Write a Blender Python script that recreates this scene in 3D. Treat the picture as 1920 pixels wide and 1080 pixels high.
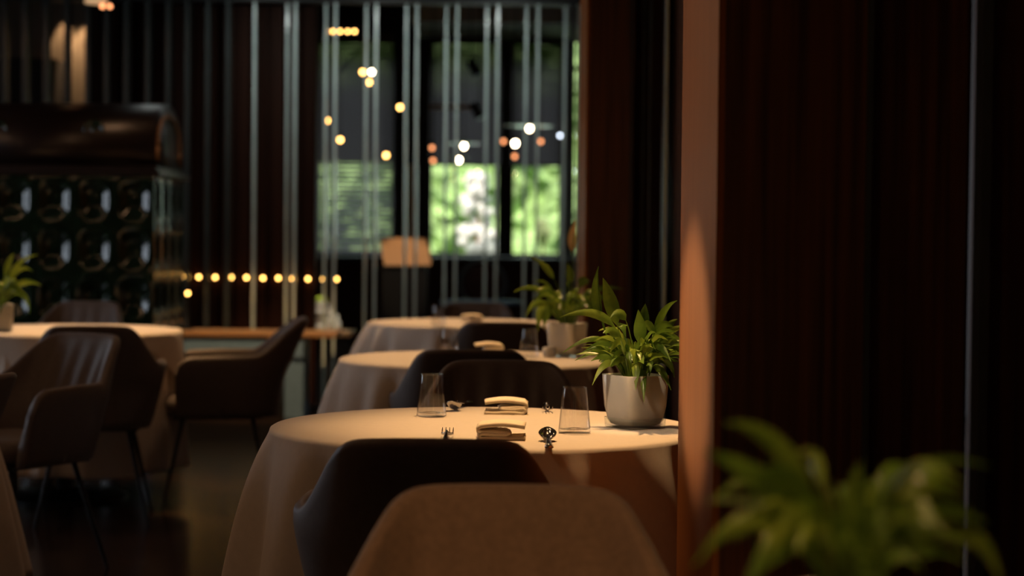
import bpy, bmesh, math, random
from mathutils import Vector, Matrix
rnd = random.Random(11)
sc = bpy.context.scene
for o in list(bpy.data.objects): bpy.data.objects.remove(o)
COL = sc.collection
PI = math.pi

# ---------------------------------------------------------------- camera
FPX = 3600.0
CAMZ = 1.2
PITCH = math.atan(100 / FPX)
ROLL = math.radians(0.57)
cd = bpy.data.cameras.new('camera'); cam = bpy.data.objects.new('camera', cd); COL.objects.link(cam)
cd.sensor_width = 36; cd.lens = FPX / 1920 * 36; cd.clip_start = .05; cd.clip_end = 200
F = Vector((0, math.cos(PITCH), -math.sin(PITCH)))
U0 = Vector((0, math.sin(PITCH), math.cos(PITCH))); R0 = Vector((1, 0, 0))
RV = R0 * math.cos(ROLL) + U0 * math.sin(ROLL)
UV = -R0 * math.sin(ROLL) + U0 * math.cos(ROLL)
m = Matrix((RV, UV, -F)).transposed().to_4x4(); m.translation = (0, 0, CAMZ)
cam.matrix_world = m
cd.dof.use_dof = True; cd.dof.focus_distance = 4.35; cd.dof.aperture_fstop = 2.7
sc.camera = cam
def pix(px, py, D):
    """world point seen at pixel (px,py) at distance D along y"""
    d = F + RV * ((px - 960) / FPX) - UV * ((py - 540) / FPX)
    return Vector((0, 0, CAMZ)) + d * (D / d.y)

# ---------------------------------------------------------------- world, sun, exposure
sc.view_settings.view_transform = 'Standard'; sc.view_settings.look = 'None'
sc.view_settings.exposure = 0; sc.view_settings.gamma = 1; sc.view_settings.use_curve_mapping = False
sc.cycles.use_denoising = True
sc.cycles.max_bounces = 10; sc.cycles.transparent_max_bounces = 24
sc.cycles.sample_clamp_indirect = 4
sc.cycles.caustics_reflective = False; sc.cycles.caustics_refractive = False
w = bpy.data.worlds.new('world'); sc.world = w; w.use_nodes = True
bg = w.node_tree.nodes['Background']; bg.inputs[0].default_value = (.8, .88, 1, 1); bg.inputs[1].default_value = 3.0
def light(kind, name, loc, target, energy, color, **kw):
    l = bpy.data.lights.new(name, kind); l.energy = energy; l.color = color
    for k, v in kw.items(): setattr(l, k, v)
    o = bpy.data.objects.new(name, l); COL.objects.link(o); o.location = loc
    o.rotation_euler = (Vector(target) - Vector(loc)).to_track_quat('-Z', 'Y').to_euler()
    return o
light('SUN', 'sun', (0, 0, 30), (6, 14, 18), 11, (1, .93, .8), angle=.01)
WARM = (1, .58, .25)
def spot(name, loc, target, e, size, blend=.5, r=.03, col=WARM):
    return light('SPOT', name, loc, target, e, col, spot_size=math.radians(size), spot_blend=blend, shadow_soft_size=r)
spot('table_and_fill_spot', (.08, 4.66, 2.74), (.19, 4.46, .75), 265, 45, .9)
spot('table_and_fill_spot', (-.1, 7.2, 2.72), (-.12, 6.9, .75), 170, 36, .6)
spot('table_and_fill_spot', (-.25, 9.9, 2.72), (-.25, 9.7, .75), 170, 36, .6)
spot('table_and_fill_spot', (.1, 2.2, 2.72), (.15, 1.95, .75), 62, 50, .8)
spot('table_and_fill_spot', (-1.9, 8.6, 2.72), (-1.85, 8.5, .75), 230, 46, .7, .14)
spot('pier_fill_spot', (-2.9, 6.3, 1.55), (.35, 3.7, .97), 700, 8, .7, .02, (1, .6, .27))  # added pair of bodiless spots, brightening the inner face of the pier
spot('pier_fill_spot', (-2.9, 6.3, 1.75), (.35, 3.7, 1.42), 120, 14, .8, .02, (1, .56, .22))
spot('table_and_fill_spot', (0, 1.15, 2.7), (0, 2.75, .68), 62, 26, .7)  # added fill, brightens the near armchair
for _y in (.3, 2.4, 4.5, 6.6, 8.7, 10.4):                  # added rows of unseen warm fill lamps for the ambient light
    for _x in (-3.9, -1.3):
        light('AREA', 'ceiling_fill', (_x, _y, 2.77), (_x, _y, 0), 3.2, (1, .54, .28), shape='DISK', size=.35)
for _x in (-1.7, -.9, -.1):
    light('AREA', 'ceiling_fill', (_x, 12.3, 2.72), (_x, 13.0, .9), 2.4, (.9, .97, .92), shape='DISK', size=.25)  # added fill lamps to brighten the glass strips
spot('table_and_fill_spot', (.1, 1.3, 2.72), (.33, 1.76, .95), 45, 24, .7)  # added fill for the foreground plant
spot('table_and_fill_spot', (-.7, 3.0, 2.72), (.275, 4.4, .85), 120, 7.5, .5, .03, (1, .74, .48))  # extra narrow spot added to brighten the pot
# added bluish fill from a made-up left window, and daylight behind the far windows
light('AREA', 'window_fill', (-5.9, 8.6, 1.7), (0, 5.5, .8), 18, (.72, .86, 1), shape='RECTANGLE', size=2.2, size_y=1.5)
light('AREA', 'window_fill', (-1, 20.75, 1.6), (-1, 10, .9), 20, (.75, .9, 1), shape='RECTANGLE', size=4, size_y=1.2)

# ---------------------------------------------------------------- materials
def mat(name, col, rough=.6, metal=0, spec=.5, noise=0, nscale=20, bump=0, bscale=200, emit=None, es=0, alpha=1, sheen=0, stretch=None, coat=0):
    M = bpy.data.materials.new(name); M.use_nodes = True
    nt = M.node_tree; b = nt.nodes['Principled BSDF']
    b.inputs['Base Color'].default_value = (*col, 1); b.inputs['Roughness'].default_value = rough
    b.inputs['Metallic'].default_value = metal; b.inputs['Specular IOR Level'].default_value = spec
    b.inputs['Sheen Weight'].default_value = sheen; b.inputs['Coat Weight'].default_value = coat
    tc = nt.nodes.new('ShaderNodeTexCoord'); mp = nt.nodes.new('ShaderNodeMapping')
    nt.links.new(tc.outputs['Object'], mp.inputs[0])
    if stretch: mp.inputs['Scale'].default_value = stretch
    n = nt.nodes.new('ShaderNodeTexNoise'); n.inputs['Scale'].default_value = nscale; n.inputs['Detail'].default_value = 6
    nt.links.new(mp.outputs[0], n.inputs['Vector'])
    r = nt.nodes.new('ShaderNodeValToRGB'); k = noise
    r.color_ramp.elements[0].color = (*[c * (1 - k) for c in col], 1); r.color_ramp.elements[0].position = .3
    r.color_ramp.elements[1].color = (*[min(1, c * (1 + k)) for c in col], 1); r.color_ramp.elements[1].position = .7
    nt.links.new(n.outputs['Fac'], r.inputs[0]); nt.links.new(r.outputs[0], b.inputs['Base Color'])
    if bump:
        n2 = nt.nodes.new('ShaderNodeTexNoise'); n2.inputs['Scale'].default_value = bscale
        nt.links.new(mp.outputs[0], n2.inputs['Vector'])
        bp = nt.nodes.new('ShaderNodeBump'); bp.inputs['Strength'].default_value = bump; bp.inputs['Distance'].default_value = .002
        nt.links.new(n2.outputs['Fac'], bp.inputs['Height']); nt.links.new(bp.outputs[0], b.inputs['Normal'])
    if emit: b.inputs['Emission Color'].default_value = (*emit, 1); b.inputs['Emission Strength'].default_value = es
    return M
def thin_glass(name, tint=(1, 1, 1), ior=1.45, rough=0.0):
    M = bpy.data.materials.new(name); M.use_nodes = True; nt = M.node_tree; nt.nodes.clear()
    o = nt.nodes.new('ShaderNodeOutputMaterial'); mx = nt.nodes.new('ShaderNodeMixShader')
    t = nt.nodes.new('ShaderNodeBsdfTransparent'); t.inputs[0].default_value = (*tint, 1)
    g = nt.nodes.new('ShaderNodeBsdfGlossy'); g.inputs['Roughness'].default_value = rough
    lw = nt.nodes.new('ShaderNodeLayerWeight'); lw.inputs[0].default_value = .5
    pw_ = nt.nodes.new('ShaderNodeMath'); pw_.operation = 'POWER'; pw_.inputs[1].default_value = 4; nt.links.new(lw.outputs['Facing'], pw_.inputs[0])
    f = nt.nodes.new('ShaderNodeMath'); f.operation = 'MULTIPLY_ADD'; f.inputs[1].default_value = .9; f.inputs[2].default_value = .09; nt.links.new(pw_.outputs[0], f.inputs[0])
    nt.links.new(f.outputs[0], mx.inputs[0]); nt.links.new(t.outputs[0], mx.inputs[1]); nt.links.new(g.outputs[0], mx.inputs[2])
    nt.links.new(mx.outputs[0], o.inputs[0]); return M
def leaf_mat(name, c1, c2, rough=.35):
    M = mat(name, c1, rough, noise=0)
    nt = M.node_tree; b = nt.nodes['Principled BSDF']; ramp = [n for n in nt.nodes if n.type == 'VALTORGB'][0]
    ramp.color_ramp.elements[0].color = (*c1, 1); ramp.color_ramp.elements[1].color = (*c2, 1)
    out = [n for n in nt.nodes if n.type == 'OUTPUT_MATERIAL'][0]
    tr = nt.nodes.new('ShaderNodeBsdfTranslucent'); nt.links.new(ramp.outputs[0], tr.inputs[0])
    mx = nt.nodes.new('ShaderNodeMixShader'); mx.inputs[0].default_value = .35
    nt.links.new(b.outputs[0], mx.inputs[1]); nt.links.new(tr.outputs[0], mx.inputs[2]); nt.links.new(mx.outputs[0], out.inputs[0])
    return M
def grain(name, c1, c2, rough=.35, sx=30, bump=.15):
    M = mat(name, c1, rough, stretch=(sx, sx, .7), nscale=2.2, bump=bump, bscale=3)
    ramp = [n for n in M.node_tree.nodes if n.type == 'VALTORGB'][0]
    ramp.color_ramp.elements[0].color = (*c1, 1); ramp.color_ramp.elements[1].color = (*c2, 1)
    return M
M_cloth = mat('linen', (.67, .59, .50), .85, noise=.03, nscale=60, bump=.25, bscale=900, sheen=.3)
M_napkin = mat('napkin_linen', (.78, .68, .52), .9, noise=.04, bump=.2, bscale=800)
M_chair = mat('taupe_leather', (.085, .062, .052), .55, noise=.12, nscale=60, bump=.15, bscale=400, sheen=.15)
M_chairfab = mat('brown_fabric', (.19, .115, .075), .85, noise=.15, nscale=90, bump=.3, bscale=600, sheen=.3)
M_black = mat('black_metal', (.012, .012, .013), .4, metal=.6)
M_chrome = mat('steel', (.72, .70, .68), .12, metal=1)
M_glass = thin_glass('clear_glass')
M_pane = thin_glass('window_glass')
M_base = thin_glass('thick_glass', (.93, .96, .97), 1.6)
M_pot = leaf_mat('frosted_white_glass', (.84, .81, .74), (.88, .85, .78), .2)
M_soil = mat('soil', (.03, .02, .012), .95, noise=.5, bump=1, bscale=100)
M_leaf = leaf_mat('peace_lily_leaf', (.045, .10, .012), (.17, .28, .035), .28)
M_leaf2 = leaf_mat('peace_lily_leaf_light', (.09, .17, .015), (.27, .36, .045))
M_stem = leaf_mat('peace_lily_stem', (.06, .13, .02), (.12, .2, .04))
M_bloom = leaf_mat('spent_bloom', (.42, .26, .10), (.6, .42, .2))
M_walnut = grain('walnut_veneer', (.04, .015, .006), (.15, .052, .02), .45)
M_walnutlit = grain('walnut_lit_face', (.21, .068, .015), (.33, .115, .028), .5, 60)  # lighter copy of the walnut, light on the pier faces put into its colour
M_walnutlit.node_tree.nodes['Principled BSDF'].inputs['Specular IOR Level'].default_value = .12
M_wall = mat('dark_plaster', (.02, .014, .011), .8, noise=.2)
M_ceil = mat('dark_ceiling', (.02, .016, .014), .85, noise=.15)
M_slat = grain('slat_wood', (.026, .009, .005), (.05, .016, .008), .6)
M_slat.node_tree.nodes['Principled BSDF'].inputs['Specular IOR Level'].default_value = .15
M_strip = mat('lit_glass_edge', (.70, .84, .80), .18, noise=.1, nscale=8, spec=.7)  # pale copy of the strip glass, the light it catches put into the colour
M_strip2 = mat('shaded_glass_edge', (.05, .06, .06), .25, noise=.1, nscale=8)  # dark copy of the strip glass, shade put into the colour
M_frame = mat('black_frame', (.01, .01, .011), .5)
M_beige = mat('beige_plaster', (.22, .16, .11), .85, noise=.05)
M_pale = mat('pale_plaster', (.5, .49, .46), .85, noise=.03)
M_oak = mat('oak', (.55, .30, .14), .5, noise=.1, stretch=(1, 1, 12), nscale=8)
M_stove = mat('glazed_tile', (.008, .018, .008), .13, noise=.3, nscale=9, spec=.6, coat=.15)
M_stovetop = mat('dark_glaze', (.012, .006, .005), .32, noise=.2, spec=.5)
M_blind = mat('blind_slat', (.075, .060, .045), .6)
M_grass = mat('lawn', (.08, .16, .03), .9, noise=.4, nscale=5)
M_hedge = mat('hedge_leaves', (.22, .33, .115), .8, noise=.5, nscale=3.5)
M_flower = mat('white_flowers', (.5, .48, .44), .8, noise=.1)
M_cream = mat('cream_ceramic', (.75, .68, .52), .5)
M_bench = mat('stone_daylight_blue', (.24, .42, .66), .5, noise=.06)  # bluish daylight on the bench panels put into the colour
M_greenshade = mat('green_glass_shade', (.22, .34, .14), .2, spec=.8)
def bulbmat(n, c, s): return mat(n, c, .5, emit=c, es=s)
M_bulb = bulbmat('bulb_white', (1, .80, .52), 26)
M_bulbw = bulbmat('bulb_warm', (1, .52, .14), 13)
M_bulbd = bulbmat('bulb_dim', (1, .36, .14), 3.2)
M_bulbb = bulbmat('bulb_cool', (.75, .85, 1), 7)
M_led = bulbmat('candle_bulb', (1, .52, .12), 11)
# floor: dark polished tiles with joints
M_floor = mat('dark_floor', (.024, .012, .008), .2, noise=.35, nscale=3, bump=.05, bscale=30)
nt = M_floor.node_tree; br = nt.nodes.new('ShaderNodeTexBrick'); tc = nt.nodes.new('ShaderNodeTexCoord')
nt.links.new(tc.outputs['Object'], br.inputs['Vector']); br.offset = 0; br.inputs['Scale'].default_value = 1
br.inputs['Brick Width'].default_value = .9; br.inputs['Row Height'].default_value = .9; br.inputs['Mortar Size'].default_value = .006
br.inputs['Color1'].default_value = br.inputs['Color2'].default_value = (1, 1, 1, 1); br.inputs['Mortar'].default_value = (.15, .15, .15, 1)
mxx = nt.nodes.new('ShaderNodeMix'); mxx.data_type = 'RGBA'; mxx.blend_type = 'MULTIPLY'; mxx.inputs[0].default_value = 1
rp = [n for n in nt.nodes if n.type == 'VALTORGB'][0]
nt.links.new(rp.outputs[0], mxx.inputs[6]); nt.links.new(br.outputs['Color'], mxx.inputs[7])
nt.links.new(mxx.outputs[2], nt.nodes['Principled BSDF'].inputs['Base Color'])

# ---------------------------------------------------------------- mesh helpers
def build(name, bm, m, parent=None, smooth=False, mods=()):
    bmesh.ops.recalc_face_normals(bm, faces=bm.faces)
    me = bpy.data.meshes.new(name); bm.to_mesh(me); bm.free(); me.materials.append(m)
    if smooth:
        for p in me.polygons: p.use_smooth = True
    o = bpy.data.objects.new(name, me); COL.objects.link(o)
    if parent: o.parent = parent
    for k in mods:
        if k == 'bevel':
            md = o.modifiers.new('bevel', 'BEVEL'); md.width = .004; md.segments = 2
        if k == 'subsurf':
            md = o.modifiers.new('sub', 'SUBSURF'); md.levels = 1; md.render_levels = 2
    return o
def tag(o, label=None, cat=None, group=None, kind=None):
    if label: o['label'] = label
    if cat: o['category'] = cat
    if group: o['group'] = group
    if kind: o['kind'] = kind
    return o
def empty(name, loc=(0, 0, 0), rz=0, **kw):
    o = bpy.data.objects.new(name, None); COL.objects.link(o); o.location = loc; o.rotation_euler = (0, 0, rz)
    o.empty_display_size = .05
    return tag(o, **kw)
def box(bm, x0, x1, y0, y1, z0, z1, rot=None, loc=None):
    vs = [bm.verts.new((x, y, z)) for x in (x0, x1) for y in (y0, y1) for z in (z0, z1)]
    for f in ((0, 1, 3, 2), (4, 6, 7, 5), (0, 4, 5, 1), (2, 3, 7, 6), (0, 2, 6, 4), (1, 5, 7, 3)):
        bm.faces.new([vs[i] for i in f])
    return vs
def B(*a):
    bm = bmesh.new(); box(bm, *a); return bm
def tube(bm, p0, p1, r0, r1=None, n=12, caps=True):
    r1 = r0 if r1 is None else r1
    p0 = Vector(p0); p1 = Vector(p1); d = (p1 - p0).normalized()
    a = d.orthogonal().normalized(); b = d.cross(a)
    A = []; Bv = []
    for i in range(n):
        t = 2 * PI * i / n; v = a * math.cos(t) + b * math.sin(t)
        A.append(bm.verts.new(p0 + v * r0)); Bv.append(bm.verts.new(p1 + v * r1))
    for i in range(n): bm.faces.new((A[i], A[(i + 1) % n], Bv[(i + 1) % n], Bv[i]))
    if caps: bm.faces.new(A); bm.faces.new(Bv)
def lathe(bm, prof, n=32, c=(0, 0), close=False):
    rings = []
    for r, z in prof:
        if r < 1e-6: rings.append([bm.verts.new((c[0], c[1], z))])
        else: rings.append([bm.verts.new((c[0] + r * math.cos(2 * PI * i / n), c[1] + r * math.sin(2 * PI * i / n), z)) for i in range(n)])
    for a, b in zip(rings, rings[1:]):
        for i in range(n):
            j = (i + 1) % n
            if len(a) == 1 and len(b) == 1: continue
            if len(a) == 1: bm.faces.new((a[0], b[i], b[j]))
            elif len(b) == 1: bm.faces.new((a[i], a[j], b[0]))
            else: bm.faces.new((a[i], a[j], b[j], b[i]))
def sphere(bm, c, r, seg=16, sq=1):
    lathe(bm, [(max(0, r * math.sin(PI * i / 10)) if 0 < i < 10 else 0, c[2] - r * sq * math.cos(PI * i / 10)) for i in range(11)], seg, (c[0], c[1]))
def copy_tree(o, parent=None):
    c = o.copy(); COL.objects.link(c)
    if parent: c.parent = parent
    for ch in list(o.children): copy_tree(ch, c)
    return c

# ---------------------------------------------------------------- the setting
YF, YB = -1.0, 20.4
def struct(name, bm, m, **kw): return tag(build(name, bm, m, **kw), kind='structure')
struct('floor', B(-6, 4, YF, YB, -.1, 0), M_floor)
struct('ceiling', B(-6, 4, YF, 13.1, 2.8, 2.9), M_ceil)
struct('ceiling_back_room', B(-6, 4, 13.1, YB, 3.7, 3.8), M_ceil)
struct('wall_lintel', B(-6, 4, 13.06, 13.16, 2.8, 3.8), M_wall)
struct('wall_front', B(-6, 4, YF - .1, YF, 0, 2.9), M_wall)
bm = bmesh.new()
box(bm, -6.1, -6, YF, 7.4, 0, 3.7); box(bm, -6.1, -6, 9.8, YB, 0, 3.7); box(bm, -6.1, -6, 7.4, 9.8, 0, .8); box(bm, -6.1, -6, 7.4, 9.8, 2.6, 3.7)
struct('wall_left', bm, M_wall)
w5 = struct('window_5', B(-6.06, -6.04, 7.4, 9.8, .8, 2.6), M_pane)  # unseen window, added to go with the bluish fill lamp
bm = bmesh.new()
for y in (7.4, 8.57, 9.74): box(bm, -6.1, -6, y, y + .06, .8, 2.6)
box(bm, -6.1, -6, 7.4, 9.8, .8, .86); box(bm, -6.1, -6, 7.4, 9.8, 2.54, 2.6)
build('window_frame', bm, M_frame, w5)
# right side wall: walnut piers with lit inner faces and glass strips between
struct('wall_right', B(.67, .77, 3.4, 13, 0, 2.8), M_walnut)
struct('wall_right_front', B(1.25, 1.35, YF, 3.4, 0, 2.8), M_walnut)
struct('wall_right_back', B(3.9, 4, 13, YB, 0, 3.7), M_wall)
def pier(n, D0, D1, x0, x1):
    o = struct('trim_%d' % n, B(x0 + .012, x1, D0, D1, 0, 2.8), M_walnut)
    build('lit_face', B(x0, x0 + .012, D0 + .0, D1, 0, 2.8), M_walnutlit, o)
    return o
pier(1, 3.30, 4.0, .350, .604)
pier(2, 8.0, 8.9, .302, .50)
# walnut cladding panels to the right of the first pier
struct('trim_3', B(.614, .784, 3.32, 3.4, 0, 2.8), M_walnut)
struct('trim_4', B(.784, .79, 3.33, 3.4, 0, 2.8), M_slat)
struct('trim_5', B(.812, 1.25, 3.3, 3.4, 0, 2.8), M_walnut)
def strip(n, x, y, wx=.012, wy=.05, m=M_strip, z0=0, z1=2.8):
    return struct('trim_%d' % n, B(x - wx / 2, x + wx / 2, y - wy / 2, y + wy / 2, z0, z1), m)
strip(6, .609, 3.31, .009, .05, M_strip2)
strip(7, .801, 3.28, .017, .05, M_strip2)
for i, (px, D, wx, mm) in enumerate(((1181, 7.96, .008, M_strip2), (1203, 8.0, .01, M_strip2), (1216, 7.8, .01, M_strip2), (1246, 7.5, .012, M_strip))):
    p = pix(px, 440, D); strip(8 + i, p.x, D, wx, .03, mm)
struct('trim_12', B(.50, .62, 8.05, 8.9, 0, 2.8), M_slat)
# closing wall right of the glass screen
struct('wall_back_right', B(.46, 4, 13.0, 13.1, 0, 3.7), M_wall)

# slatted wall on the left of the glass screen
def slat_wall(xa, xb, y):
    bm = bmesh.new(); box(bm, xa, xb, y + .05, y + .1, 0, 3.7)
    x = xa
    while x < xb - .05:
        box(bm, x, x + .07, y, y + .05, 0, 3.7); x += .115
    return bm
xs0 = pix(168, 300, 13.3).x; xs1 = pix(592, 300, 13.3).x
struct('wall_slatted', slat_wall(xs0, xs1, 13.3), M_slat)
# alcove at top left: beige plaster with two light scallops and a dark dado
struct('wall_alcove', B(-5.9, xs0 + .05, 14.6, 14.7, 0, 3.7), M_beige)
struct('trim_13', B(-5.9, pix(108, 110, 14.4).x, 14.3, 14.6, 0, pix(100, 112, 14.4).z), M_wall)
p = pix(122, 15, 14.5); spot('scallop_spot', (p.x - .02, 14.5, p.z + .14), (p.x - .02, 14.56, 1.4), 30, 42, .25, .01, (1, .68, .38))
p = pix(147, 15, 14.5); spot('scallop_spot', (p.x + .02, 14.5, p.z + .10), (p.x + .02, 14.56, 1.4), 40, 42, .25, .01, (1, .68, .38))

# ---- glass screen: black frame and vertical glass strips
scr = empty('glass_screen', (0, 13, 0), label='tall screen of vertical glass strips in a black frame across the back', cat='screen')
def at13(px): return pix(px, 440, 13).x
bm = bmesh.new(); z = pix(860, 8, 13).z
box(bm, -5.9, .46, -.06, .08, z, z + .5); build('top_rail', bm, M_frame, scr)
bm = bmesh.new(); box(bm, at13(1066), at13(1074), -.06, .06, 0, z); build('side_post', bm, M_frame, scr)
bm = bmesh.new(); box(bm, -5.9, .46, -.03, .05, 0, .03); build('bottom_rail', bm, M_frame, scr)
for px in (9, 48, 87, 126, 165, 200, 237, 277, 315, 351, 389, 427):
    build('glass_strip', B(at13(px) - .015, at13(px) + .015, -.05, .05, .03, z), M_strip2, scr)
for k, px in enumerate((476, 535, 552, 607, 627, 683, 703, 758, 779, 833, 854, 909, 930, 983, 1005, 1056, 1080)):
    ww = .009
    build('glass_strip', B(at13(px) - ww, at13(px) + ww, -.03 + .07 * (k % 2), .02 + .07 * (k % 2), .03, z), M_strip, scr)

# ---- back wall with windows
DB = 20.4
def X(px, D=DB): return pix(px, 440, D).x
def Z(py, D=DB): return pix(900, py, D).z
wins = [(592, 738), (803, 938), (957, 1052), (1064, 1110)]
zb, zt = Z(480), Z(72)
bm = bmesh.new(); xa = -5.9
box(bm, -6, 4, DB, DB + .15, 0, zb); box(bm, -6, 4, DB, DB + .15, zt, 3.8)
for a, b in wins + [(None, None)]:
    xb = X(a) if a else 4
    box(bm, xa, xb, DB, DB + .15, zb, zt)
    if b: xa = X(b)
struct('wall_back', bm, M_wall)
for i, (a, b) in enumerate(wins):
    o = struct('window_%d' % (i + 1), B(X(a), X(b), DB + .07, DB + .08, zb, zt), M_pane)
    bm = bmesh.new(); x0, x1 = X(a), X(b)
    box(bm, x0, x0 + .03, DB + .04, DB + .11, zb, zt); box(bm, x1 - .03, x1, DB + .04, DB + .11, zb, zt)
    box(bm, x0, x1, DB + .04, DB + .11, zb, zb + .03); box(bm, x0, x1, DB + .04, DB + .11, zt - .03, zt)
    build('window_frame', bm, M_frame, o)
    if i == 3: continue
    bl = empty('venetian_blind', ((x0 + x1) / 2, DB - .06, zt), cat='blind', label=[
        'slatted blind lowered fully over the leftmost green window', 'blind gathered half way above the bright middle window',
        'blind gathered half way above the bright right window'][i], group='venetian blinds on the back windows')
    hw = (x1 - x0) / 2
    build('head_rail', B(-hw, hw, -.03, .03, -.04, .03), M_blind, bl)
    bm = bmesh.new(); zz = -.06; bot = -(zt - Z(308)) if i else -(zt - zb - .03)
    while zz > bot:
        tl = .026 if (i or zz > -(zt - Z(308))) else .019
        v = box(bm, -hw, hw, -.03, .03, zz - .001, zz + .001)
        for q in v: q.co.z += tl * (1 if q.co.y > 0 else -1)
        zz -= .05
    build('slats', bm, M_blind, bl)
    build('bottom_rail', B(-hw, hw, -.02, .02, bot - .02, bot), M_blind, bl)
# pale bulkhead below the back ceiling and a warm wood rail
struct('trim_14', B(X(770, 19), X(1090, 19), 18.9, DB, Z(42, 18.9), 3.7), M_pale)
struct('trim_15', B(X(806), X(885), DB - .16, DB - .1, Z(207), Z(198)), M_oak)
struct('trim_16', B(X(764), X(782), DB - .05, DB, Z(480), Z(310)), M_oak)
# garden
struct('floor_garden', B(-14, 12, DB + .15, 40, -.1, -.02), M_grass)
bm = bmesh.new(); nx, nz = 150, 60; g = []
for i in range(nx + 1):
    row = []
    for j in range(nz + 1):
        row.append(bm.verts.new((-12 + 20 * i / nx, 26 + rnd.uniform(-.16, .16) + .35 * math.sin(i * .5) * math.cos(j * .4) + (j / nz) ** 2 * 1.2, -.05 + 6.5 * j / nz + rnd.uniform(-.05, .05))))
    g.append(row)
for i in range(nx):
    for j in range(nz): bm.faces.new((g[i][j], g[i + 1][j], g[i + 1][j + 1], g[i][j + 1]))
b2 = bmesh.ops.extrude_face_region(bm, geom=bm.faces[:])
for v in b2['geom']:
    if isinstance(v, bmesh.types.BMVert): v.co.y += 1.5
tag(build('hedge', bm, M_hedge), 'tall leafy green hedge outside the back windows', 'hedge')
def shrub(name, px, py0, py1, wpx, D, m, label, cat, n=62, s=.06):
    bm = bmesh.new(); c0 = pix(px, py1, D); c1 = pix(px, py0, D); wd = wpx / FPX * D / 2
    hz = (c1.z - c0.z)
    for k in range(n):
        t = rnd.random(); a = rnd.uniform(0, 2 * PI); r = wd * math.sqrt(rnd.random()) * (1 - .5 * t)
        sphere(bm, (r * math.cos(a), r * math.sin(a), c0.z + hz * t), s * rnd.uniform(.6, 1.3), 6)
    o = empty(name, (c0.x, D, -.02), label=label, cat=cat)
    build('foliage', bm, m, o).location.z = .02
    bm = bmesh.new(); tube(bm, (0, 0, 0), (0, 0, c0.z + hz * .5), .03, .015); build('trunk', bm, M_walnutlit, o)
    return o
shrub('flowering_shrub', 895, 330, 470, 75, 24.3, M_flower, 'white flowering shrub outside the middle window', 'shrub')
shrub('flowering_shrub', 1018, 415, 450, 26, 22.5, mat('yellow_flowers', (.75, .78, .3), .8), 'small pale yellow bush outside the right window', 'shrub', 30, .05)
p = pix(903, 478, 23.2)
o = empty('garden_urn', (p.x, 23.2, -.02), label='cream ceramic urn outside below the white flowering shrub', cat='urn')
bm = bmesh.new(); lathe(bm, [(0, 0), (.12, 0), (.14, .3), (.1, .6), (.17, .75), (.2, 1.05), (.16, 1.12), (.14, 1.12), (.12, .9), (0, .88)]); build('urn_body', bm, M_cream, o, True)
bm = bmesh.new(); box(bm, -.16, .16, -.16, .16, -.0, .06); build('plinth', bm, M_pale, o)

# ---------------------------------------------------------------- tables
R = .5
def cloth_mesh(h_bottom, folds, seed, flare=.115, amp=.052, R=R):
    rr = random.Random(seed); ph = [rr.uniform(0, 2 * PI) for _ in range(6)]
    bm = bmesh.new(); n = 240; rings = []
    top = .752
    prof = [(0.02, 0), (.25, 0), (.42, 0), (R - .02, 0)] + [(R - .008, .0015), (R - .002, .005), (R, .012)]
    for r, dz in prof: rings.append([(r * math.cos(2 * PI * i / n), r * math.sin(2 * PI * i / n), top - dz) for i in range(n)])
    L = top - h_bottom
    for k in range(1, 27):
        t = k / 26; ring = []
        for i in range(n):
            a = 2 * PI * i / n
            wv = math.sin(folds * a + ph[0] + .5 * math.sin(2 * a + ph[1])) * .62 + .38 * math.sin((folds * 1.0 + 4) * a + ph[2] + .3 * math.sin(3 * a))
            wv += .25 * math.sin(3 * a + ph[3])
            r = R + flare * t ** .85 + amp * (1 - math.exp(-t * 6)) * (.75 + .5 * t) * (wv + .25 * wv * abs(wv)) + .008 * t
            z = top - .012 - (L - .012) * t - .008 * math.sin(5 * a + ph[4]) * t
            ring.append((r * math.cos(a), r * math.sin(a), z))
        rings.append(ring)
    R_ = [[bm.verts.new(v) for v in ring] for ring in rings]
    c = bm.verts.new((0, 0, top))
    for i in range(n): bm.faces.new((c, R_[0][i], R_[0][(i + 1) % n]))
    for a, b in zip(R_, R_[1:]):
        for i in range(n): j = (i + 1) % n; bm.faces.new((a[i], a[j], b[j], b[i]))
    return bm
def square_cloth(S, rot, R=R + .006, top=.757):
    bm = bmesh.new(); n = 90; g = []
    for i in range(n + 1):
        row = []
        for j in range(n + 1):
            x = -S / 2 + S * i / n; y = -S / 2 + S * j / n; rho = math.hypot(x, y); a = math.atan2(y, x)
            if rho > R:
                d = rho - R; r = R + .01 + d * .12 + .012 * math.sin(9 * a) * min(1, d * 6); z = top - d * .97
            else: r = rho; z = top
            row.append(bm.verts.new((r * math.cos(a + rot), r * math.sin(a + rot), z)))
        g.append(row)
    for i in range(n):
        for j in range(n): bm.faces.new((g[i][j], g[i + 1][j], g[i + 1][j + 1], g[i][j + 1]))
    return bm
def table(x, y, hem, seed, tl, cl, folds=13, flare=.115, amp=.052):
    t = empty('round_table', (x, y, 0), label=tl, cat='table')
    bm = bmesh.new(); lathe(bm, [(0, .715), (R - .02, .715), (R - .01, .72), (R - .01, .742), (R - .02, .745), (0, .745)], 48); build('tabletop', bm, M_walnut, t, False)
    bm = bmesh.new(); tube(bm, (0, 0, .03), (0, 0, .715), .04); build('pedestal', bm, M_black, t)
    bm = bmesh.new(); lathe(bm, [(0, 0), (.28, 0), (.28, .015), (.06, .035), (0, .035)], 32); build('foot_plate', bm, M_black, t)
    c = build('tablecloth', cloth_mesh(hem, folds, seed, flare, amp), M_cloth, None, True)
    c.location = (x, y, 0); tag(c, cl, 'tablecloth')
    md = c.modifiers.new('thick', 'SOLIDIFY'); md.thickness = .0015; md.offset = 1
    return t
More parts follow.
